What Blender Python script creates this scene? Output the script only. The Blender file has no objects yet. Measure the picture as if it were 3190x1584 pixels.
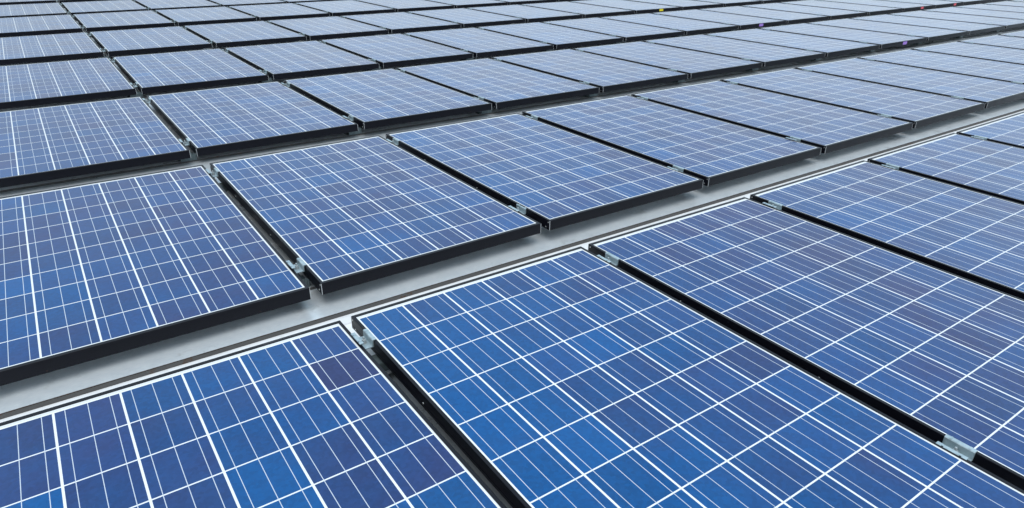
import bpy, math, random
from mathutils import Matrix, Vector
random.seed(7)

# ------------------------------------------------------------------ camera, world, sun, exposure
SC = bpy.context.scene
R0 = Vector((0.8230483743, -0.5679229648, 0.0074080842))
R1 = Vector((-0.2403074673, -0.3600185428, -0.9014649023))
R2 = Vector((0.5146296676, 0.7401690043, -0.4327888056))
CAMP = Vector((-0.67084317, -2.16690394, 1.16256356))
FPX = 2127.02
cd = bpy.data.cameras.new('camera')
cam = bpy.data.objects.new('camera', cd)
SC.collection.objects.link(cam)
SC.camera = cam
X, Y, Z = R0.normalized(), -R1.normalized(), -R2.normalized()
cam.matrix_world = Matrix(((X.x, Y.x, Z.x, CAMP.x), (X.y, Y.y, Z.y, CAMP.y), (X.z, Y.z, Z.z, CAMP.z), (0, 0, 0, 1)))
cd.sensor_width = 36.0
cd.lens = 36.0 * FPX / 3190.0
cd.clip_start = 0.05
cd.clip_end = 1000
cd.dof.use_dof = True
cd.dof.focus_distance = 2.3
cd.dof.aperture_fstop = 13

SUN_EL, SUN_AZ = math.radians(68), math.radians(215)      # azimuth clockwise from +y
w = bpy.data.worlds.new('World')
SC.world = w
w.use_nodes = True
nt = w.node_tree
for n in list(nt.nodes):
    nt.nodes.remove(n)
wo = nt.nodes.new('ShaderNodeOutputWorld')
bg = nt.nodes.new('ShaderNodeBackground')
bg.inputs['Strength'].default_value = 0.15
sky = nt.nodes.new('ShaderNodeTexSky')
sky.sky_type = 'NISHITA'
sky.sun_disc = False
sky.sun_elevation = SUN_EL
sky.sun_rotation = SUN_AZ
sky.air_density = 1.0
sky.dust_density = 4.0
sky.ozone_density = 1.2
# thin bright overcast over the blue
tc = nt.nodes.new('ShaderNodeTexCoord')
nz = nt.nodes.new('ShaderNodeTexNoise')
nz.inputs['Scale'].default_value = 2.2
nz.inputs['Detail'].default_value = 5
nz.inputs['Roughness'].default_value = 0.55
cr = nt.nodes.new('ShaderNodeMapRange')
cr.inputs['From Min'].default_value = 0.3
cr.inputs['From Max'].default_value = 0.7
cr.inputs['To Min'].default_value = 0.55
cr.inputs['To Max'].default_value = 0.9
mxw = nt.nodes.new('ShaderNodeMix')
mxw.data_type = 'RGBA'
mxw.inputs['B'].default_value = (8.0, 9.1, 10.0, 1)
nt.links.new(tc.outputs['Generated'], nz.inputs['Vector'])
nt.links.new(nz.outputs['Fac'], cr.inputs['Value'])
nt.links.new(cr.outputs['Result'], mxw.inputs['Factor'])
nt.links.new(sky.outputs['Color'], mxw.inputs['A'])
# the cloud layer is greyer and dimmer low down, brighter and bluer higher up
sz = nt.nodes.new('ShaderNodeSeparateXYZ')
nt.links.new(tc.outputs['Generated'], sz.inputs[0])
hz = nt.nodes.new('ShaderNodeMapRange')
hz.inputs['From Min'].default_value = 0.05; hz.inputs['From Max'].default_value = 0.55
nt.links.new(sz.outputs[2], hz.inputs['Value'])
cz = nt.nodes.new('ShaderNodeMix'); cz.data_type = 'RGBA'
ca, cb = [q for q in cz.inputs if q.type == 'RGBA']
ca.default_value = (6.7, 7.7, 8.6, 1)
cb.default_value = (7.8, 10.3, 12.2, 1)
nt.links.new(hz.outputs['Result'], cz.inputs['Factor'])
nt.links.new([q for q in cz.outputs if q.type == 'RGBA'][0], mxw.inputs['B'])
# whole sky scaled: dimmed behind the viewer to darken frame faces, brighter ahead right
dt = nt.nodes.new('ShaderNodeVectorMath'); dt.operation = 'DOT_PRODUCT'
dt.inputs[1].default_value = (0.93, 0.36, 0.0)
nt.links.new(tc.outputs['Generated'], dt.inputs[0])
gm = nt.nodes.new('ShaderNodeMapRange')
gm.inputs['From Min'].default_value = -1; gm.inputs['From Max'].default_value = 1
gm.inputs['To Min'].default_value = 0.26; gm.inputs['To Max'].default_value = 0.92
nt.links.new(dt.outputs['Value'], gm.inputs['Value'])
vm = nt.nodes.new('ShaderNodeVectorMath'); vm.operation = 'SCALE'
nt.links.new(mxw.outputs['Result'], vm.inputs[0]); nt.links.new(gm.outputs['Result'], vm.inputs['Scale'])
nt.links.new(vm.outputs[0], bg.inputs['Color'])
nt.links.new(bg.outputs['Background'], wo.inputs['Surface'])

sd = bpy.data.lights.new('sun', 'SUN')
sd.energy = 1.3
sd.angle = math.radians(45)
sd.color = (1.0, 0.975, 0.95)
sun = bpy.data.objects.new('sun', sd)
SC.collection.objects.link(sun)
sdir = Vector((math.sin(SUN_AZ) * math.cos(SUN_EL), math.cos(SUN_AZ) * math.cos(SUN_EL), math.sin(SUN_EL)))
sun.rotation_euler = sdir.to_track_quat('Z', 'Y').to_euler()
sun.location = sdir * 30

SC.view_settings.view_transform = 'Standard'
SC.view_settings.look = 'None'
SC.view_settings.gamma = 1
SC.view_settings.use_curve_mapping = False
SC.view_settings.exposure = 0.18
SC.render.engine = 'CYCLES'

# ------------------------------------------------------------------ helpers
def link(o):
    SC.collection.objects.link(o)
    return o

def tag(o, label=None, cat=None, group=None, kind=None):
    if label: o['label'] = label
    if cat: o['category'] = cat
    if group: o['group'] = group
    if kind: o['kind'] = kind
    return o

class MB:
    """collects faces into one mesh, with material slots"""
    def __init__(s):
        s.v, s.f, s.m = [], [], []
    def quad(s, a, b, c, d, m=0):
        i = len(s.v); s.v += [a, b, c, d]; s.f.append((i, i+1, i+2, i+3)); s.m.append(m)
    def box(s, x0, y0, z0, x1, y1, z1, m=0):
        i = len(s.v)
        s.v += [(x0,y0,z0),(x1,y0,z0),(x1,y1,z0),(x0,y1,z0),(x0,y0,z1),(x1,y0,z1),(x1,y1,z1),(x0,y1,z1)]
        for f in ((3,2,1,0),(4,5,6,7),(0,1,5,4),(1,2,6,5),(2,3,7,6),(3,0,4,7)):
            s.f.append(tuple(i+k for k in f)); s.m.append(m)
    def prism(s, prof, a0, a1, axis='y', m=0, closed=True, caps=True):
        """extrude a profile of (p,q) along an axis. axis y: p=x,q=z ; axis x: p=y,q=z"""
        def P(p, q, a): return (p, a, q) if axis == 'y' else (a, p, q)
        i = len(s.v); n = len(prof)
        s.v += [P(p, q, a0) for p, q in prof] + [P(p, q, a1) for p, q in prof]
        for k in range(n if closed else n-1):
            j = (k+1) % n
            s.f.append((i+k, i+j, i+n+j, i+n+k)); s.m.append(m)
        if closed and caps:
            s.f.append(tuple(i+k for k in range(n))[::-1]); s.m.append(m)
            s.f.append(tuple(i+n+k for k in range(n))); s.m.append(m)
    def cyl(s, cx, cy, z0, z1, r0, r1, n=12, m=0, axis='z', cap0=True):
        i = len(s.v)
        for z, r in ((z0, r0), (z1, r1)):
            for k in range(n):
                a = 2*math.pi*k/n
                p = (r*math.cos(a), r*math.sin(a))
                if axis == 'z': s.v.append((cx+p[0], cy+p[1], z))
                elif axis == 'x': s.v.append((z, cx+p[0], cy+p[1]))
                else: s.v.append((cx+p[0], z, cy+p[1]))
        for k in range(n):
            j = (k+1) % n
            s.f.append((i+k, i+j, i+n+j, i+n+k)); s.m.append(m)
        s.f.append(tuple(range(i+n, i+2*n))); s.m.append(m)
        if cap0: s.f.append(tuple(range(i, i+n))[::-1]); s.m.append(m)
    def tube(s, pts, r, n=8, m=0):
        i = len(s.v); P = [Vector(p) for p in pts]
        for k, p in enumerate(P):
            t = (P[min(k+1, len(P)-1)] - P[max(k-1, 0)]).normalized()
            a = t.cross(Vector((0.13, 0.2, 1))).normalized(); b = t.cross(a)
            for q in range(n):
                an = 2*math.pi*q/n
                s.v.append(tuple(p + a*math.cos(an)*r + b*math.sin(an)*r))
        for k in range(len(P)-1):
            for q in range(n):
                j = (q+1) % n
                s.f.append((i+k*n+q, i+k*n+j, i+(k+1)*n+j, i+(k+1)*n+q)); s.m.append(m)
    def mesh(s, name, mats, smooth=False, bevel=None):
        me = bpy.data.meshes.new(name)
        me.from_pydata(s.v, [], s.f)
        for m in mats: me.materials.append(m)
        me.polygons.foreach_set('material_index', s.m)
        import bmesh
        bm = bmesh.new(); bm.from_mesh(me)
        bmesh.ops.recalc_face_normals(bm, faces=bm.faces)
        if bevel:
            bmesh.ops.remove_doubles(bm, verts=bm.verts, dist=1e-5)
            es = [e for e in bm.edges if len(e.link_faces) == 2 and e.calc_face_angle(0) > 0.5]
            bmesh.ops.bevel(bm, geom=es, offset=bevel, segments=2, affect='EDGES', clamp_overlap=True)
        bm.to_mesh(me); bm.free()
        if smooth:
            for p in me.polygons: p.use_smooth = True
        me.update()
        return me

def part(name, me, parent):
    o = bpy.data.objects.new(name, me); link(o)
    o.parent = parent
    return o

def copy_tree(o, parent=None):
    c = o.copy(); SC.collection.objects.link(c); c.parent = parent
    for ch in list(o.children):
        copy_tree(ch, c)
    return c

# node helpers
def new_mat(name):
    m = bpy.data.materials.new(name); m.use_nodes = True
    t = m.node_tree
    b = t.nodes['Principled BSDF']
    return m, t, b
def M_(t, op, a, b=None, c=None, clamp=False):
    n = t.nodes.new('ShaderNodeMath'); n.operation = op; n.use_clamp = clamp
    for k, v in enumerate((a, b, c)):
        if v is None: continue
        if isinstance(v, (int, float)): n.inputs[k].default_value = v
        else: t.links.new(v, n.inputs[k])
    return n.outputs[0]
def MIX(t, f, a, b, typ='RGBA'):
    n = t.nodes.new('ShaderNodeMix'); n.data_type = typ
    if isinstance(f, (int, float)): n.inputs['Factor'].default_value = f
    else: t.links.new(f, n.inputs['Factor'])
    for k, v in (('A', a), ('B', b)):
        if typ == 'RGBA': s_ = n.inputs[k] if False else [q for q in n.inputs if q.name == k and q.type == 'RGBA'][0]
        else: s_ = [q for q in n.inputs if q.name == k and q.type == 'VALUE'][0]
        if isinstance(v, tuple): s_.default_value = v if len(v) == 4 else v + (1,)
        elif isinstance(v, (int, float)): s_.default_value = v
        else: t.links.new(v, s_)
    return [q for q in n.outputs if q.type == ('RGBA' if typ == 'RGBA' else 'VALUE')][0]
def NOISE(t, vec, scale, detail=3, rough=0.5, dim='3D'):
    n = t.nodes.new('ShaderNodeTexNoise'); n.noise_dimensions = dim
    n.inputs['Scale'].default_value = scale; n.inputs['Detail'].default_value = detail
    n.inputs['Roughness'].default_value = rough
    t.links.new(vec, n.inputs['Vector'])
    return n.outputs['Fac']
def RANGE(t, v, a, b, c, d):
    n = t.nodes.new('ShaderNodeMapRange')
    for k, x in zip(('From Min', 'From Max', 'To Min', 'To Max'), (a, b, c, d)): n.inputs[k].default_value = x
    t.links.new(v, n.inputs['Value'])
    return n.outputs['Result']

# ------------------------------------------------------------------ sizes
W, L, H = 0.990, 1.658, 0.046
LIP, LIPV = 0.0105, 0.0145       # width of the frame lip on the long and on the short sides
GRIDC = 0.825                     # middle of the cell grid, measured from the front edge
PU, PV = 0.16032, 0.16085
GU, GV = 0.0059, 0.0043          # white gaps between strings / between cells

# ------------------------------------------------------------------ materials
def mat_glass():
    m, t, b = new_mat('solar_cells_under_glass')
    tc = t.nodes.new('ShaderNodeTexCoord'); oi = t.nodes.new('ShaderNodeObjectInfo')
    sep = t.nodes.new('ShaderNodeSeparateXYZ'); t.links.new(tc.outputs['Object'], sep.inputs[0])
    x, y = sep.outputs[0], sep.outputs[1]
    sc = t.nodes.new('ShaderNodeSeparateColor'); t.links.new(oi.outputs['Color'], sc.inputs[0])
    tone, seed, warm = sc.outputs[0], sc.outputs[1], sc.outputs[2]
    u = M_(t, 'DIVIDE', M_(t, 'SUBTRACT', x, W/2 - 3*PU), PU)
    v = M_(t, 'DIVIDE', M_(t, 'SUBTRACT', y, GRIDC - 5*PV), PV)
    fu, fv = M_(t, 'FRACT', u), M_(t, 'FRACT', v)
    iu, iv = M_(t, 'FLOOR', u), M_(t, 'FLOOR', v)
    inu = M_(t, 'MULTIPLY', M_(t, 'GREATER_THAN', u, 0.0), M_(t, 'LESS_THAN', u, 6.0))
    inv = M_(t, 'MULTIPLY', M_(t, 'GREATER_THAN', v, 0.0), M_(t, 'LESS_THAN', v, 10.0))
    cu = M_(t, 'LESS_THAN', M_(t, 'ABSOLUTE', M_(t, 'SUBTRACT', fu, 0.5)), 0.5 - GU/2/PU)
    cv = M_(t, 'LESS_THAN', M_(t, 'ABSOLUTE', M_(t, 'SUBTRACT', fv, 0.5)), 0.5 - GV/2/PV)
    cell = M_(t, 'MULTIPLY', M_(t, 'MULTIPLY', inu, inv), M_(t, 'MULTIPLY', cu, cv))
    # three busbars in every cell
    fb = M_(t, 'FRACT', M_(t, 'MULTIPLY', fu, 3.0))
    db = M_(t, 'MULTIPLY', M_(t, 'ABSOLUTE', M_(t, 'SUBTRACT', fb, 0.5)), PU/3)
    bus = M_(t, 'MULTIPLY', M_(t, 'LESS_THAN', db, 0.0009), M_(t, 'MULTIPLY', inu, inv))
    # per cell random
    cmb = t.nodes.new('ShaderNodeCombineXYZ')
    t.links.new(iu, cmb.inputs[0]); t.links.new(iv, cmb.inputs[1]); t.links.new(M_(t, 'MULTIPLY', seed, 97.0), cmb.inputs[2])
    wn = t.nodes.new('ShaderNodeTexWhiteNoise'); wn.noise_dimensions = '3D'; t.links.new(cmb.outputs[0], wn.inputs['Vector'])
    ws = t.nodes.new('ShaderNodeSeparateColor'); t.links.new(wn.outputs['Color'], ws.inputs[0])
    # smooth drift over the panel, shifted per panel
    vo = t.nodes.new('ShaderNodeVectorMath'); vo.operation = 'ADD'
    cs = t.nodes.new('ShaderNodeCombineXYZ'); t.links.new(M_(t, 'MULTIPLY', seed, 53.0), cs.inputs[2])
    t.links.new(tc.outputs['Object'], vo.inputs[0]); t.links.new(cs.outputs[0], vo.inputs[1])
    vc = t.nodes.new('ShaderNodeVectorMath'); vc.operation = 'ADD'     # coordinates that jump from cell to cell
    t.links.new(vo.outputs[0], vc.inputs[0]); t.links.new(wn.outputs['Color'], vc.inputs[1])
    drift = NOISE(t, vo.outputs[0], 2.2, 2)
    incell = NOISE(t, vc.outputs[0], 5.0, 3, 0.55)
    rndamt = oi.outputs['Alpha']
    fac = M_(t, 'ADD', M_(t, 'MULTIPLY', M_(t, 'SUBTRACT', ws.outputs[0], 0.5), rndamt), M_(t, 'MULTIPLY', drift, 0.60))
    # the film colour drifts from azure to dusky violet across the panel and with the viewing angle
    lw = t.nodes.new('ShaderNodeLayerWeight'); lw.inputs['Blend'].default_value = 0.5
    fac = M_(t, 'ADD', fac, M_(t, 'MULTIPLY', M_(t, 'SUBTRACT', lw.outputs['Facing'], 0.5), 0.5))
    fac = M_(t, 'ADD', fac, M_(t, 'MULTIPLY', M_(t, 'SUBTRACT', M_(t, 'DIVIDE', x, W), 0.5), warm))
    fac = M_(t, 'ADD', fac, M_(t, 'MULTIPLY', M_(t, 'SUBTRACT', incell, 0.5), 0.95))
    fac = M_(t, 'ADD', fac, M_(t, 'SUBTRACT', tone, 0.5), clamp=False)
    fac = M_(t, 'ADD', fac, 0.10, clamp=True)
    col = MIX(t, fac, (0.0001, 0.081, 0.265), (0.024, 0.040, 0.142))
    # crystal grain
    vr = t.nodes.new('ShaderNodeTexVoronoi'); vr.inputs['Scale'].default_value = 110
    t.links.new(vc.outputs[0], vr.inputs['Vector'])
    vs = t.nodes.new('ShaderNodeSeparateColor'); t.links.new(vr.outputs['Color'], vs.inputs[0])
    gr = M_(t, 'ADD', RANGE(t, vs.outputs[0], 0, 1, 0.90, 1.10), RANGE(t, ws.outputs[1], 0, 1, -0.10, 0.10))
    hs = t.nodes.new('ShaderNodeHueSaturation'); t.links.new(gr, hs.inputs['Value']); t.links.new(col, hs.inputs['Color'])
    # white backsheet, with the pale grey cross ribbon in the end margins
    endr = M_(t, 'ADD',
              M_(t, 'LESS_THAN', M_(t, 'ABSOLUTE', M_(t, 'SUBTRACT', y, L - LIPV - 0.0070)), 0.0014),
              M_(t, 'LESS_THAN', M_(t, 'ABSOLUTE', M_(t, 'SUBTRACT', y, LIPV + 0.0030)), 0.0007), clamp=True)
    back = MIX(t, M_(t, 'MULTIPLY', endr, inu), (0.86, 0.87, 0.87), (0.62, 0.62, 0.58))
    c1 = MIX(t, cell, back, hs.outputs[0])
    c2 = MIX(t, M_(t, 'MULTIPLY', bus, cell), c1, (0.62, 0.67, 0.74))
    c3 = MIX(t, M_(t, 'MULTIPLY', M_(t, 'MULTIPLY', bus, M_(t, 'SUBTRACT', 1.0, cell)), M_(t, 'MULTIPLY', inu, inv)), c2, (0.66, 0.68, 0.70))
    # thin film of dust
    dust = M_(t, 'MULTIPLY', RANGE(t, NOISE(t, vo.outputs[0], 5.0, 6, 0.65), 0.35, 0.75, 0.0, 0.018), 1.0)
    c4 = MIX(t, dust, c3, (0.5, 0.5, 0.5))
    t.links.new(c4, b.inputs['Base Color'])
    b.inputs['Roughness'].default_value = 0.55
    b.inputs['Specular IOR Level'].default_value = 0.06
    b.inputs['Coat Weight'].default_value = 1.0
    b.inputs['Coat IOR'].default_value = 1.25
    cro = RANGE(t, NOISE(t, vo.outputs[0], 3.0, 5, 0.6), 0.3, 0.7, 0.10, 0.17)
    t.links.new(cro, b.inputs['Coat Roughness'])
    bp = t.nodes.new('ShaderNodeBump'); bp.inputs['Strength'].default_value = 0.05; bp.inputs['Distance'].default_value = 0.002
    t.links.new(NOISE(t, tc.outputs['Object'], 260.0, 2), bp.inputs['Height'])
    t.links.new(bp.outputs[0], b.inputs['Coat Normal'])
    return m

def mat_frame():
    m, t, b = new_mat('black_anodised_frame')
    tc = t.nodes.new('ShaderNodeTexCoord')
    mp = t.nodes.new('ShaderNodeMapping'); mp.inputs['Scale'].default_value = (1, 1, 14)
    t.links.new(tc.outputs['Object'], mp.inputs[0])
    n = NOISE(t, mp.outputs[0], 14, 5, 0.6)
    col = MIX(t, RANGE(t, n, 0.3, 0.7, 0, 1), (0.0035, 0.0036, 0.0070), (0.0060, 0.0060, 0.0110))
    t.links.new(col, b.inputs['Base Color'])
    b.inputs['Metallic'].default_value = 0.0
    t.links.new(RANGE(t, n, 0.3, 0.7, 0.34, 0.5), b.inputs['Roughness'])
    b.inputs['Specular IOR Level'].default_value = 0.21
    bp = t.nodes.new('ShaderNodeBump'); bp.inputs['Strength'].default_value = 0.08; bp.inputs['Distance'].default_value = 0.001
    t.links.new(NOISE(t, tc.outputs['Object'], 300, 2), bp.inputs['Height']); t.links.new(bp.outputs[0], b.inputs['Normal'])
    return m

def mat_metal(name, c0, c1, metallic, r0, r1, nscale=30, bump=0.1, stretch=(1, 1, 1), coord='Object', spots=None):
    m, t, b = new_mat(name)
    tc = t.nodes.new('ShaderNodeTexCoord')
    mp = t.nodes.new('ShaderNodeMapping'); mp.inputs['Scale'].default_value = stretch
    t.links.new(tc.outputs[coord], mp.inputs[0])
    n = NOISE(t, mp.outputs[0], nscale, 6, 0.6)
    big = NOISE(t, tc.outputs[coord], nscale*0.12, 3, 0.5)
    f = M_(t, 'ADD', M_(t, 'MULTIPLY', n, 0.6), M_(t, 'MULTIPLY', big, 0.4))
    col = MIX(t, RANGE(t, f, 0.35, 0.65, 0, 1), c0, c1)
    if spots:
        sp = RANGE(t, NOISE(t, tc.outputs[coord], spots[1], 8, 0.7), 0.58, 0.70, 0.0, 1.0)
        col = MIX(t, sp, col, spots[0])
    t.links.new(col, b.inputs['Base Color'])
    b.inputs['Metallic'].default_value = metallic
    t.links.new(RANGE(t, f, 0.35, 0.65, r0, r1), b.inputs['Roughness'])
    bp = t.nodes.new('ShaderNodeBump'); bp.inputs['Strength'].default_value = bump; bp.inputs['Distance'].default_value = 0.001
    t.links.new(n, bp.inputs['Height']); t.links.new(bp.outputs[0], b.inputs['Normal'])
    return m

def mat_plain(name, c, rough=0.5, metallic=0.0, var=0.15, scale=60):
    m, t, b = new_mat(name)
    tc = t.nodes.new('ShaderNodeTexCoord')
    n = NOISE(t, tc.outputs['Object'], scale, 4, 0.6)
    lo = tuple(x*(1-var) for x in c); hi = tuple(min(1, x*(1+var)) for x in c)
    t.links.new(MIX(t, n, lo, hi), b.inputs['Base Color'])
    b.inputs['Roughness'].default_value = rough; b.inputs['Metallic'].default_value = metallic
    return m

GLASS = mat_glass()
FRAME = mat_frame()
BAREAL = mat_plain('bare_aluminium_cut_edge', (0.72, 0.72, 0.72), 0.45, 0.3)
ZINC = mat_metal('zinc_plated_steel', (0.32, 0.40, 0.43), (0.54, 0.63, 0.66), 0.6, 0.38, 0.55, 90, 0.25)
ZINC2 = mat_metal('dull_galvanised_steel', (0.10, 0.13, 0.135), (0.19, 0.235, 0.245), 0.5, 0.4, 0.6, 60, 0.25, (1, 1, 0.2))
BOLT = mat_metal('bolt_steel', (0.42, 0.44, 0.44), (0.60, 0.62, 0.62), 0.7, 0.3, 0.45, 120, 0.15)
SHEET = mat_metal('silver_galvanised_sheet', (0.82, 0.87, 0.90), (0.94, 0.97, 0.98), 0.45, 0.30, 0.42, 160, 0.03, (0.35, 1, 1), spots=((0.70, 0.72, 0.72), 9))
ROOFM = mat_metal('coated_steel_roof', (0.74, 0.77, 0.79), (0.84, 0.87, 0.88), 0.5, 0.26, 0.36, 40, 0.005, (0.2, 1, 1))
LAPM = mat_metal('rusty_cut_edge', (0.105, 0.10, 0.095), (0.13, 0.125, 0.12), 0.1, 0.6, 0.8, 30, 0.3, (0.2, 1, 1), spots=((0.10, 0.045, 0.02), 22))
RUSTL = mat_metal('rust_line', (0.030, 0.020, 0.016), (0.06, 0.03, 0.018), 0.0, 0.8, 0.9, 40, 0.4, spots=((0.12, 0.05, 0.02), 30))
WHITE = mat_metal('white_coated_steel', (0.88, 0.89, 0.90), (0.93, 0.93, 0.93), 0.0, 0.35, 0.5, 40, 0.05, spots=((0.78, 0.78, 0.76), 14))
BACKS = mat_plain('white_backsheet', (0.78, 0.79, 0.80), 0.5, 0.0, 0.03, 8)
RUBBER = mat_plain('black_cable_rubber', (0.012, 0.012, 0.013), 0.45)
DARKP = mat_plain('dark_rust_spot', (0.05, 0.022, 0.015), 0.7)
GREYP = mat_plain('pale_print', (0.10, 0.105, 0.12), 0.6)

# ------------------------------------------------------------------ array layout (rows front to back)
ROWY = [-1.9123, 0.0, 1.9782, 3.9204, 5.8857, 7.8137, 9.6838, 11.66]
ROWZ = [-0.0160, 0.0, 0.0006, -0.0043, 0.0062, 0.0202, 0.0199, 0.030]
ROWT = [0.00352, 0.0, -0.00399, 0.00204, 0, 0, 0, 0]
ROWX = [0.0088, 0.0, -0.0032, 0.0030, -0.0010, -0.0100, -0.0237, -0.034]
PX, C0 = 1.03291, 0.0051
def colx(r, c): return (c-1)*PX + ROWX[r] + (C0 if c <= 0 else 0)

def project(p):
    d = Vector(p) - CAMP
    a, b_, c_ = R0.dot(d), R1.dot(d), R2.dot(d)
    if c_ < 0.02: return None
    return 1595 + FPX*a/c_, 792 + FPX*b_/c_
def inframe(p, mg=0):
    q = project(p)
    return bool(q) and -mg <= q[0] <= 3190+mg and -mg <= q[1] <= 1584+mg
def panel_pt(r, x, s, z=0):
    t = ROWT[r]
    return (x, ROWY[r] + s*math.cos(t) - z*math.sin(t), ROWZ[r] + s*math.sin(t) + z*math.cos(t))
VIS = {}
for r in range(8):
    cols = []
    for c in range(-4, 34):
        x = colx(r, c); hit = False
        for a in range(13):
            for b_ in range(15):
                if inframe(panel_pt(r, x + W*a/12, L*b_/14), 14): hit = True; break
            if hit: break
        if hit: cols.append(c)
    VIS[r] = cols

ORD = ['first', 'second', 'third', 'fourth', 'fifth', 'sixth', 'seventh', 'eighth', 'ninth', 'tenth', 'eleventh', 'twelfth',
       'thirteenth', 'fourteenth', 'fifteenth', 'sixteenth', 'seventeenth', 'eighteenth', 'nineteenth', 'twentieth']
ROWN = ['front row', 'second row', 'third row', 'fourth row', 'fifth row', 'sixth row', 'seventh row', 'eighth row']

# ------------------------------------------------------------------ roof: lapped sheets, one mesh
XA, XB = -14.0, 40.0
ZR = -0.096
def roof():
    m = MB()
    def lap(yc, top, drop=0.010):
        # a small rolled bead behind the edge, then the cut face dropping toward the viewer
        return [(yc+0.034, top-0.004), (yc+0.030, top-0.0075), (yc+0.022, top-0.0075), (yc+0.016, top+0.0005), (yc+0.008, top+0.0010), (yc, top)]
    laps = [ROWY[r] + (0.074 if r > 1 else 0.150) for r in range(1, 8)]
    laps += [laps[-1] + 1.95*k for k in range(1, 12)]
    prof = [(40.0, ZR)]
    for yc in reversed(laps):
        prof += lap(yc, ZR+0.011) + [('cut', yc)] + [(yc-0.0004, ZR-0.0)]
        for k in (0.70, 1.05, 1.40):          # low stiffening ribs across the sheet, under the panels
            yr = yc - k - 0.02
            if yc > 0.2: prof += [(yr+0.030, ZR), (yr+0.020, ZR+0.010), (yr, ZR+0.010), (yr-0.008, ZR)]
    prof += [(0.1485, ZR-0.05), (-4.2, ZR-0.05)]
    cur = None; nxt = 0
    for p in prof:
        if p[0] == 'cut': nxt = 1; continue
        if cur is not None:
            m.quad((XA, cur[0], cur[1]), (XB, cur[0], cur[1]), (XB, p[0], p[1]), (XA, p[0], p[1]), nxt)
            nxt = 0
        cur = p
    o = link(bpy.data.objects.new('roof', m.mesh('roof', [ROOFM, LAPM])))
    tag(o, kind='structure', label='dark grey lapped steel roof under the solar panels')
roof()

# silver flashing between front row and second row, with a rusty cut edge over a dark face
def flashing():
    m = MB(); Zs = -0.1005; y0, y1 = -0.0625, 0.1490
    xs = [XA + (XB-XA)*k/540.0 for k in range(541)]
    rnd = random.Random(3)
    for k in range(540):
        a, b_ = xs[k], xs[k+1]
        m.quad((a, y0, Zs), (b_, y0, Zs), (b_, y1, Zs), (a, y1, Zs), 0)
    m.quad((XA, y1, Zs), (XB, y1, Zs), (XB, y1, ZR-0.03), (XA, y1, ZR-0.03), 0)
    m.quad((XA, y0-0.0006, Zs-0.0014), (XB, y0-0.0006, Zs-0.0014), (XB, y0-0.0006, -0.1185), (XA, y0-0.0006, -0.1185), 1)
    o = bpy.data.objects.new('silver_sheet', m.mesh('silver_sheet', [SHEET, LAPM]))
    root = link(bpy.data.objects.new('metal_flashing', None)); root.location = (0, 0, 0)
    link(o); o.parent = root
    # thin ragged rust line along the lip
    e = MB()
    x = XA
    while x < 14:
        dx = rnd.uniform(0.01, 0.05); t_ = rnd.uniform(0.0006, 0.0019)
        e.box(x, y0-0.0012, Zs-0.0012-t_, x+dx, y0, Zs-0.0002)
        x += dx
    part('cut_edge', e.mesh('cut_edge', [RUSTL]), root)
    tag(root, 'wide silver galvanised sheet running along the gap behind the front row', 'metal flashing')
flashing()

# white trim under the rear edge of the front row
def trim():
    m = MB(); z = -0.1190
    prof = [(-0.0632, z), (-0.118, z), (-0.120, z-0.0050), (-0.134, z-0.0075), (-0.142, z-0.0070), (-0.46, z-0.0060), (-0.46, z-0.016)]
    m.prism(prof, XA, XB, 'x', 0, closed=False)
    o = link(bpy.data.objects.new('white_trim', m.mesh('white_trim', [WHITE])))
    tag(o, 'bright white metal strip along the rear edge of the front row of panels', 'trim strip')
trim()

# ------------------------------------------------------------------ solar panel
def frame_mesh():
    m = MB()
    zt, zg = 0.0, -0.0016
    # outer walls
    o4 = [(0, 0), (W, 0), (W, L), (0, L)]
    def ring(a, za, b_, zb, mt=0):
        av, bv_ = (LIPV if a == LIP else a), (LIPV if b_ == LIP else b_)
        A = [(a, av), (W-a, av), (W-a, L-av), (a, L-av)]; B = [(b_, bv_), (W-b_, bv_), (W-b_, L-bv_), (b_, L-bv_)]
        for k in range(4):
            j = (k+1) % 4
            m.quad((A[k][0], A[k][1], za), (A[j][0], A[j][1], za), (B[j][0], B[j][1], zb), (B[k][0], B[k][1], zb), mt)
    bv = 0.0009
    ring(0, -H, 0, zt-bv); ring(0, zt-bv, bv, zt); ring(bv, zt, LIP, zt); ring(LIP, zt, LIP, zg)
    ring(0, -H, 0.028, -H); ring(0.028, -H, 0.028, -H+0.002); ring(0.028, -H+0.002, 0.002, -H+0.002)
    ring(0.002, -H+0.002, 0.002, -0.008)
    # groove line low on the outside wall
    for (x0, y0, x1, y1) in ((-0.0008, 0.004, 0.0, L-0.004), (W, 0.004, W+0.0008, L-0.004)):
        m.box(x0, y0, -H+0.0110, x1, y1, -H+0.0122)
    # mitred corners: bare metal shows as a fine line down each corner
    for (cx, cy, sx, sy) in ((0, 0, -1, -1), (W, 0, 1, -1), (0, L, -1, 1), (W, L, 1, 1)):
        x0, x1 = sorted((cx - sx*0.0012, cx + sx*0.0005)); y0, y1 = sorted((cy - sy*0.0012, cy + sy*0.0005))
        m.box(x0, y0, -H-0.0002, x1, y1, zt-0.0012, 1)
    # two tiny drain spots on the front face
    for x in (0.18, 0.81):
        m.box(x-0.002, -0.0004, -H+0.006, x+0.002, 0.0, -H+0.0085, 2)
    return m.mesh('frame', [FRAME, BAREAL, DARKP])
def glass_mesh():
    m = MB(); e = LIP + 0.0002; ev = LIPV + 0.0002
    m.quad((e, ev, -0.0019), (W-e, ev, -0.0019), (W-e, L-ev, -0.0019), (e, L-ev, -0.0019))
    m.box(e-0.006, e-0.006, -0.0075, W-e+0.006, L-e+0.006, -0.0045, 1)
    return m.mesh('glass', [GLASS, BACKS])
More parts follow.
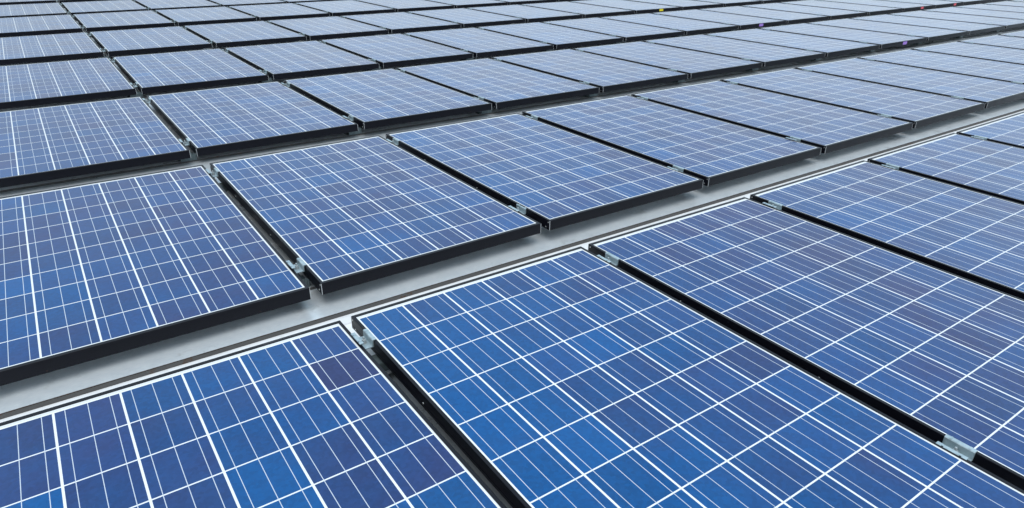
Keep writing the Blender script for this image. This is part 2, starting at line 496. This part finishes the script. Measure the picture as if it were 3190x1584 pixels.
FR_ME, GL_ME = frame_mesh(), glass_mesh()
def screw_or_hole_mesh():
    m = MB()
    m.cyl(0, 0, 0.0, -0.0016, 0.0032, 0.0026, 12, 0, 'x')
    m.cyl(0, 0, -0.0016, -0.0019, 0.0012, 0.0010, 8, 1, 'x')
    return m.mesh('screw_or_hole', [BOLT, DARKP])
SC_ME = screw_or_hole_mesh()
def box_mesh():
    m = MB(); m.box(-0.055, -0.05, -0.026, 0.055, 0.05, -0.0078)
    return m.mesh('junction_box', [RUBBER], bevel=0.003)
JB_ME = box_mesh()

def sticker(color, name):
    m, t, b = new_mat(name)
    tc = t.nodes.new('ShaderNodeTexCoord'); sp = t.nodes.new('ShaderNodeSeparateXYZ'); t.links.new(tc.outputs['Object'], sp.inputs[0])
    f = M_(t, 'LESS_THAN', M_(t, 'ABSOLUTE', M_(t, 'SUBTRACT', sp.outputs[2], -0.0)), 0.0016)
    g = M_(t, 'LESS_THAN', M_(t, 'ABSOLUTE', sp.outputs[0]), 0.034)
    c = MIX(t, M_(t, 'MULTIPLY', M_(t, 'MULTIPLY', f, g), 0.55), color, tuple(x*0.25 for x in color))
    t.links.new(c, b.inputs['Base Color']); b.inputs['Roughness'].default_value = 0.5
    mb = MB(); mb.box(-0.042, -0.0008, -0.0165, 0.042, 0.0, 0.0165)
    return mb.mesh('sticker', [m])
ST = {'yellow': sticker((0.95, 0.75, 0.01), 'yellow_sticker'), 'purple': sticker((0.42, 0.22, 0.72), 'purple_sticker'), 'red': sticker((0.85, 0.12, 0.15), 'red_sticker')}
STK = {(4, 7.77): 'yellow', (3, 7.671): 'purple', (2, 7.725): 'purple', (3, 11.944): 'red', (3, 13.076): 'red'}

# tone: 0 = bright blue, 1 = violet grey
TONE = {(0, 0): 0.56, (0, 1): 0.34, (0, 2): 0.74, (0, 3): 0.56, (0, 4): 0.62, (1, 0): 0.58, (1, 1): 0.52, (1, 2): 0.46, (1, 3): 0.62, (1, 4): 0.70,
        (2, 0): 0.55, (2, 1): 0.48, (2, 2): 0.50, (3, 0): 0.55, (3, 1): 0.46}
# small mounting offsets measured for the nearest panels: shift x, y, z and rotation x, y, z about the panel's middle
NUDGE = {(0, 0): (0.00118, 0.00900, -0.00072, -0.00878, 0.00279, 0.00012), (0, 1): (-0.00216, -0.00177, 0.00158, -0.00195, -0.00098, -0.00154),
         (0, 2): (-0.00034, 0, -0.00201, 0, 0.00279, 0.00088), (1, 0): (0.00082, 0.0110, -0.00722, 0.00307, 0.00041, -0.00196),
         (1, 1): (0.00093, 0.00547, -0.00157, 0.00057, -0.00155, 0.00204), (1, 2): (-0.00077, -0.00248, 0.00231, -0.00063, 0.00279, 0.00149),
         (1, 3): (0.0037, 0.00547, -0.00058, 0.00274, 0.00302, 0.00419), (2, 1): (0.00361, 0.0156, -0.00541, 0, -0.00126, 0.00044),
         (2, 2): (0.00076, -0.00338, 0.00272, -0.00095, 0.00041, -0.00315), (2, 0): (0.00071, -0.00096, -0.0026, 0.00177, 0.00113, 0.0026)}
proto = None
n_pan = 0
for r in range(8):
    for idx, c in enumerate(VIS[r]):
        x = colx(r, c)
        near = r <= 3
        if proto is None:
            root = bpy.data.objects.new('solar_panel', None); link(root)
            part('frame', FR_ME, root); part('glass', GL_ME, root)
            for (sx, sy, sz) in ((-0.0002, 0.011, -0.0105), (-0.0002, 0.027, -0.036), (-0.0002, L-0.012, -0.0105), (-0.0002, L-0.032, -0.036), (-0.0002, 0.60, -0.030), (-0.0002, 1.15, -0.030)):  # mid-side discs stand in for drain holes, their glint put in as steel
                s_ = part('screw_or_hole', SC_ME, root); s_.location = (sx, sy, sz)
            proto = root; o = root
        else:
            o = copy_tree(proto)
            if r >= 3:
                for ch in list(o.children):
                    if ch.name.startswith('screw_or_hole'): bpy.data.objects.remove(ch)
        o.location = (x, ROWY[r], ROWZ[r])
        jit = random.Random(r*131+c*17)
        o.rotation_euler = (ROWT[r] + jit.uniform(-0.0006, 0.0006), jit.uniform(-0.0007, 0.0007), 0)
        if (r, c) in NUDGE:
            dx, dy, dz, rx, ry, rz = NUDGE[(r, c)]
            rot0 = Matrix.Rotation(ROWT[r], 3, 'X')
            mid = Vector((x, ROWY[r], ROWZ[r])) + rot0 @ Vector((W/2, L/2, 0)) + Vector((dx, dy, dz))
            rot1 = Matrix(((1, -rz, ry), (rz, 1, -rx), (-ry, rx, 1))) @ rot0
            eu = rot1.to_euler(); o.rotation_euler = eu
            o.location = mid + eu.to_matrix() @ Vector((-W/2, -L/2, 0))
        tone = TONE.get((r, c), 0.56 + jit.uniform(-0.12, 0.14))
        for ch in o.children:
            if ch.name.startswith('glass'): ch.color = (tone, jit.random(), 0.5 if (r, c) == (0, 1) else jit.uniform(0.15, 0.4), 0.95 if (r, c) == (0, 0) else 0.52)
        st = None
        for (sr, sx), colr in STK.items():
            if sr == r and x < sx < x + W:
                st = colr
                so = part('sticker', ST[colr], o); so.location = (sx-x, 0.0, -0.0225)
                tag(so, colr + ' paper sticker on the front of the frame')
        n = len(VIS[r])
        hue = 'bright blue' if tone < 0.42 else ('violet blue' if tone > 0.66 else 'blue')
        if r >= 4: hue = 'pale blue'
        where = '%s solar panel, %s from the left in the %s from the viewer' % (hue, ORD[idx], ROWN[r] if r else 'front row')
        if r == 0: where = '%s solar panel, %s from the left in the front row, nearest the viewer' % (hue, ORD[idx])
        if st: where = 'solar panel with a %s sticker, %s from the left in the %s' % (st, ORD[idx], ROWN[r])
        tag(o, where, 'solar panel', 'solar panels in the array')
        n_pan += 1

# faint printed marks on the rear lip of the front left panel
pm = MB(); rr = random.Random(5); xx = 0.735
while xx < 0.86:
    wd = rr.uniform(0.0012, 0.0026); hh = rr.choice((0.0022, 0.0028))
    pm.box(xx, L-0.0085, 0.00005, xx+wd, L-0.0085+hh, 0.00018); xx += wd + rr.choice((0.0012, 0.0012, 0.003))
for o in list(SC.objects):
    if o.name.startswith('solar_panel') and abs(o.location.x - colx(0, 0)) < 0.03 and abs(o.location.y - ROWY[0]) < 0.03:
        part('printed_marks', pm.mesh('printed_marks', [GREYP]), o)

# ------------------------------------------------------------------ clamps between neighbouring panels
CL = 0.074
def clamp_channel(gap):
    """hat section bent from 3.5 mm sheet; local x=0 at gap centre, z=0 at panel top"""
    m = MB(); h = gap/2; t_ = 0.0032
    zb = -0.020
    y0, y1 = -CL/2, CL/2
    # right wing: up the neighbour's side, then over its lip
    R = [(h-0.0052, zb), (h-0.0052, 0.0010), (h-0.0030, 0.0034), (h+0.0085, 0.0036), (h+0.0090, 0.0008),
         (h-0.0008, 0.0006), (h-0.0012, zb+0.0022), (h-0.0012, zb)]
    for a, b_, dz in ((y0, y0+0.011, 0), (y0+0.011, y0+0.016, 0.0009), (y0+0.016, y1-0.016, 0), (y1-0.016, y1-0.011, 0.0009), (y1-0.011, y1, 0)):
        m.prism([(p, q+(dz if q > 0.002 else 0)) for p, q in R], a, b_, 'y')
    # base plate
    m.box(-h+0.0025, y0, zb-t_, h-0.0012, y1, zb-0.0002)
    # left wing, lower, notched at both ends
    Lf = [(-h+0.0060, zb), (-h+0.0060, 0.0006), (-h+0.0042, 0.0031), (-h-0.0085, 0.0034), (-h-0.0088, 0.0006), (-h+0.0016, 0.0004), (-h+0.0024, zb)]
    m.prism(Lf, y0+0.018, y1-0.018, 'y')
    for s_ in (-1, 1):
        e0, e1 = sorted((s_*(CL/2-0.018), s_*(CL/2-0.013))); f0, f1 = sorted((s_*(CL/2-0.013), s_*(CL/2)))
        m.box(-h-0.0055, e0, 0.0006, -h+0.0030, e1, 0.0042)
        m.box(-h-0.0085, f0, 0.0006, -h+0.0046, f1, 0.0034)
    return m.mesh('clamp_channel', [ZINC])
def bolt_mesh():
    m = MB(); zb = -0.0200
    m.cyl(0, 0, zb-0.030, zb+0.0195, 0.0036, 0.0036, 12)
    m.cyl(0, 0, zb+0.0195, zb+0.0215, 0.0036, 0.0024, 12)
    return m.mesh('bolt', [BOLT])
def nut_mesh():
    m = MB(); zb = -0.0200
    m.cyl(0, 0, zb+0.0050, zb+0.0118, 0.0073, 0.0073, 6); m.cyl(0, 0, zb+0.0118, zb+0.0126, 0.0073, 0.0058, 6)
    return m.mesh('nut', [BOLT])
def washer_mesh():
    m = MB(); zb = -0.0200
    m.cyl(0, 0, zb, zb+0.0018, 0.0098, 0.0098, 18); m.cyl(0, 0, zb+0.0020, zb+0.0032, 0.0074, 0.0074, 16); m.cyl(0, 0, zb+0.0036, zb+0.0047, 0.0074, 0.0074, 16)
    return m.mesh('washer', [BOLT])
def mk_clamp(gap):
    root = link(bpy.data.objects.new('panel_clamp', None))
    part('clamp_channel', clamp_channel(gap), root); part('bolt', BO, root); part('nut', NU, root); part('washer', WA, root)
    return root
BO, NU, WA = bolt_mesh(), nut_mesh(), washer_mesh()
gapw = PX - W
protoC = {}
for r in range(8):
    cols = VIS[r]
    for idx in range(len(cols)-1):
        c = cols[idx+1]
        xr = colx(r, c); xl = colx(r, c-1) + W
        gc, gw = (xr+xl)/2, xr-xl
        key = round(gw, 4)
        for end, s in (('near', 0.208), ('far', 1.513)):
            p = panel_pt(r, gc, s)
            if not inframe(p, 12): continue
            if r >= 5 and c > 9: continue
            if key not in protoC:
                o = protoC[key] = mk_clamp(gw)
            else:
                o = copy_tree(protoC[key])
                if r >= 3:
                    for ch in list(o.children):
                        if ch.name.startswith(('nut', 'washer')): bpy.data.objects.remove(ch)
            o.location = p; o.rotation_euler = (ROWT[r], 0, 0)
            rn = ROWN[r]
            tag(o, 'zinc clamp at the %s end of the gap between %s and %s panels, %s' % (end, ORD[idx], ORD[idx+1], rn), 'clamp', 'clamps between the solar panels')

# ------------------------------------------------------------------ support feet under the front edge
def foot_mesh():
    m = MB()
    x0, x1 = -0.062, 0.028
    zt, zb = -0.0475, -0.0855
    n = 9; wv = (x1-x0)/n
    prof = []
    for k in range(n):          # corrugated web facing the viewer
        a = x0 + k*wv
        prof += [(a, 0.0), (a+wv*0.62, 0.0), (a+wv*0.70, 0.0022), (a+wv*0.92, 0.0022)]
    prof.append((x1, 0.0))
    for k in range(len(prof)-1):
        (a, ya), (b_, yb) = prof[k], prof[k+1]
        m.quad((a, ya, zb), (b_, yb, zb), (b_, yb, zt), (a, ya, zt))
    m.box(x0, 0.003, zb, x1, 0.006, zt)
    return m.mesh('web', [ZINC2])
def foot_block():
    m = MB()
    m.box(-0.020, 0.012, -0.0850, 0.016, 0.125, -0.062)
    m.box(-0.014, 0.125, -0.0850, 0.012, 0.165, -0.050)
    m.cyl(-0.002, 0.05, -0.062, -0.052, 0.010, 0.010, 6)
    return m.mesh('block', [ZINC2], bevel=0.0015)
def foot_base():
    m = MB(); m.box(-0.070, 0.012, -0.0955, 0.034, 0.11, -0.0845)
    return m.mesh('base_plate', [ZINC2])
protoF = None
for r, lim in ((1, 1), (2, 99), (3, 99), (4, 1)):
    cols = VIS[r]
    for idx in range(len(cols)-1):
        c = cols[idx+1]
        if c > lim or (r == 3 and c > 9): continue
        gc = (colx(r, c) + colx(r, c-1) + W)/2
        y = ROWY[r] + (0.068 if r > 1 else 0.156)
        if not inframe((gc, y, -0.08), 10): continue
        if protoF is None:
            o = link(bpy.data.objects.new('pedestal', None))
            part('web', foot_mesh(), o); part('block', foot_block(), o); part('base_plate', foot_base(), o)
            protoF = o
        else:
            o = copy_tree(protoF)
        o.location = (gc, y, 0)
        tag(o, 'ribbed grey steel pedestal under the gap between %s and %s panels, %s' % (ORD[idx], ORD[idx+1], ROWN[r]), 'pedestal', 'pedestals under the panels')

# rear support plates seen through the main gap
def rear_plate(r, mat, lab):
    gc = (colx(r, 1) + colx(r, 0) + W)/2
    m = MB()
    y = ROWY[r] + L
    z = ROWZ[r]
    m.box(gc-0.030, y-0.055, z-0.080, gc+0.026, y+0.060, z-0.077)
    m.box(gc-0.012, y-0.005, z-0.0768, gc+0.020, y+0.035, z-0.0725)
    m.box(gc-0.030, y-0.058, z-0.0955, gc+0.026, y-0.0552, z-0.0775)
    o = link(bpy.data.objects.new('support_plate', m.mesh('support_plate', [mat])))
    tag(o, lab, 'support plate')
rear_plate(1, WHITE, 'small white support plate in the gap at the rear of the second row')

# battens across the main gap interior, under the clamps
def gap_beam(r, s0, s1, lab):
    m = MB(); gc = (colx(r, 1) + colx(r, 0) + W)/2; y = ROWY[r]
    m.box(gc-0.10, y+s0, -0.0955, gc+0.09, y+s1, -0.062)
    o = link(bpy.data.objects.new('support_beam', m.mesh('support_beam', [ZINC2], bevel=0.002)))
    tag(o, lab, 'support beam')
gap_beam(1, L-0.22, L-0.17, 'short grey steel beam below the far clamp, second row, left gap')
gap_beam(0, L-0.24, L-0.18, 'short grey steel beam below the far clamp, front row, left gap')

# cables
def cable(name, pts, r, lab):
    m = MB()
    # smooth with Catmull-Rom
    P = [Vector(p) for p in pts]; out = []
    for k in range(len(P)-1):
        a, b_, c_, d = P[max(k-1, 0)], P[k], P[k+1], P[min(k+2, len(P)-1)]
        for s_ in range(10):
            q = s_/10
            out.append(0.5*((2*b_) + (c_-a)*q + (2*a-5*b_+4*c_-d)*q*q + (3*b_-a-3*c_+d)*q*q*q))
    out.append(P[-1])
    m.tube(out, r)
    o = link(bpy.data.objects.new(name, m.mesh(name, [RUBBER], smooth=True)))
    tag(o, lab, 'cable')
def loopy(cx, cy, cz, rad, seed, n=11):
    rg = random.Random(seed); return [(cx + rad*math.cos(k*0.9)*rg.uniform(.5, 1)*0.5, cy + rad*math.sin(k*0.9)*1.6*rg.uniform(.6, 1), cz + rg.uniform(-.02, .02)) for k in range(n)]
cable('black_cable', loopy(-0.02, 1.33, -0.070, 0.045, 1), 0.0035, 'tangled black cable in the left gap of the second row')
cable('black_cable', loopy(-0.02, -0.62, -0.085, 0.040, 5), 0.0035, 'black cable in the left gap of the front row, below the clamp')
xs_ = colx(2, 9)
cable('black_cable', [(xs_-0.75, 2.10, -0.077), (xs_-0.45, 2.04, -0.088), (xs_-0.15, 2.00, -0.089), (xs_+0.1, 2.01, -0.089), (xs_+0.35, 2.08, -0.077), (xs_+0.5, 2.2, -0.089)], 0.006, 'black cable lying under the frame right of the purple sticker, third row')
print('panels', n_pan, {r: (min(VIS[r]), max(VIS[r])) for r in VIS}, 'objects', len(SC.objects))
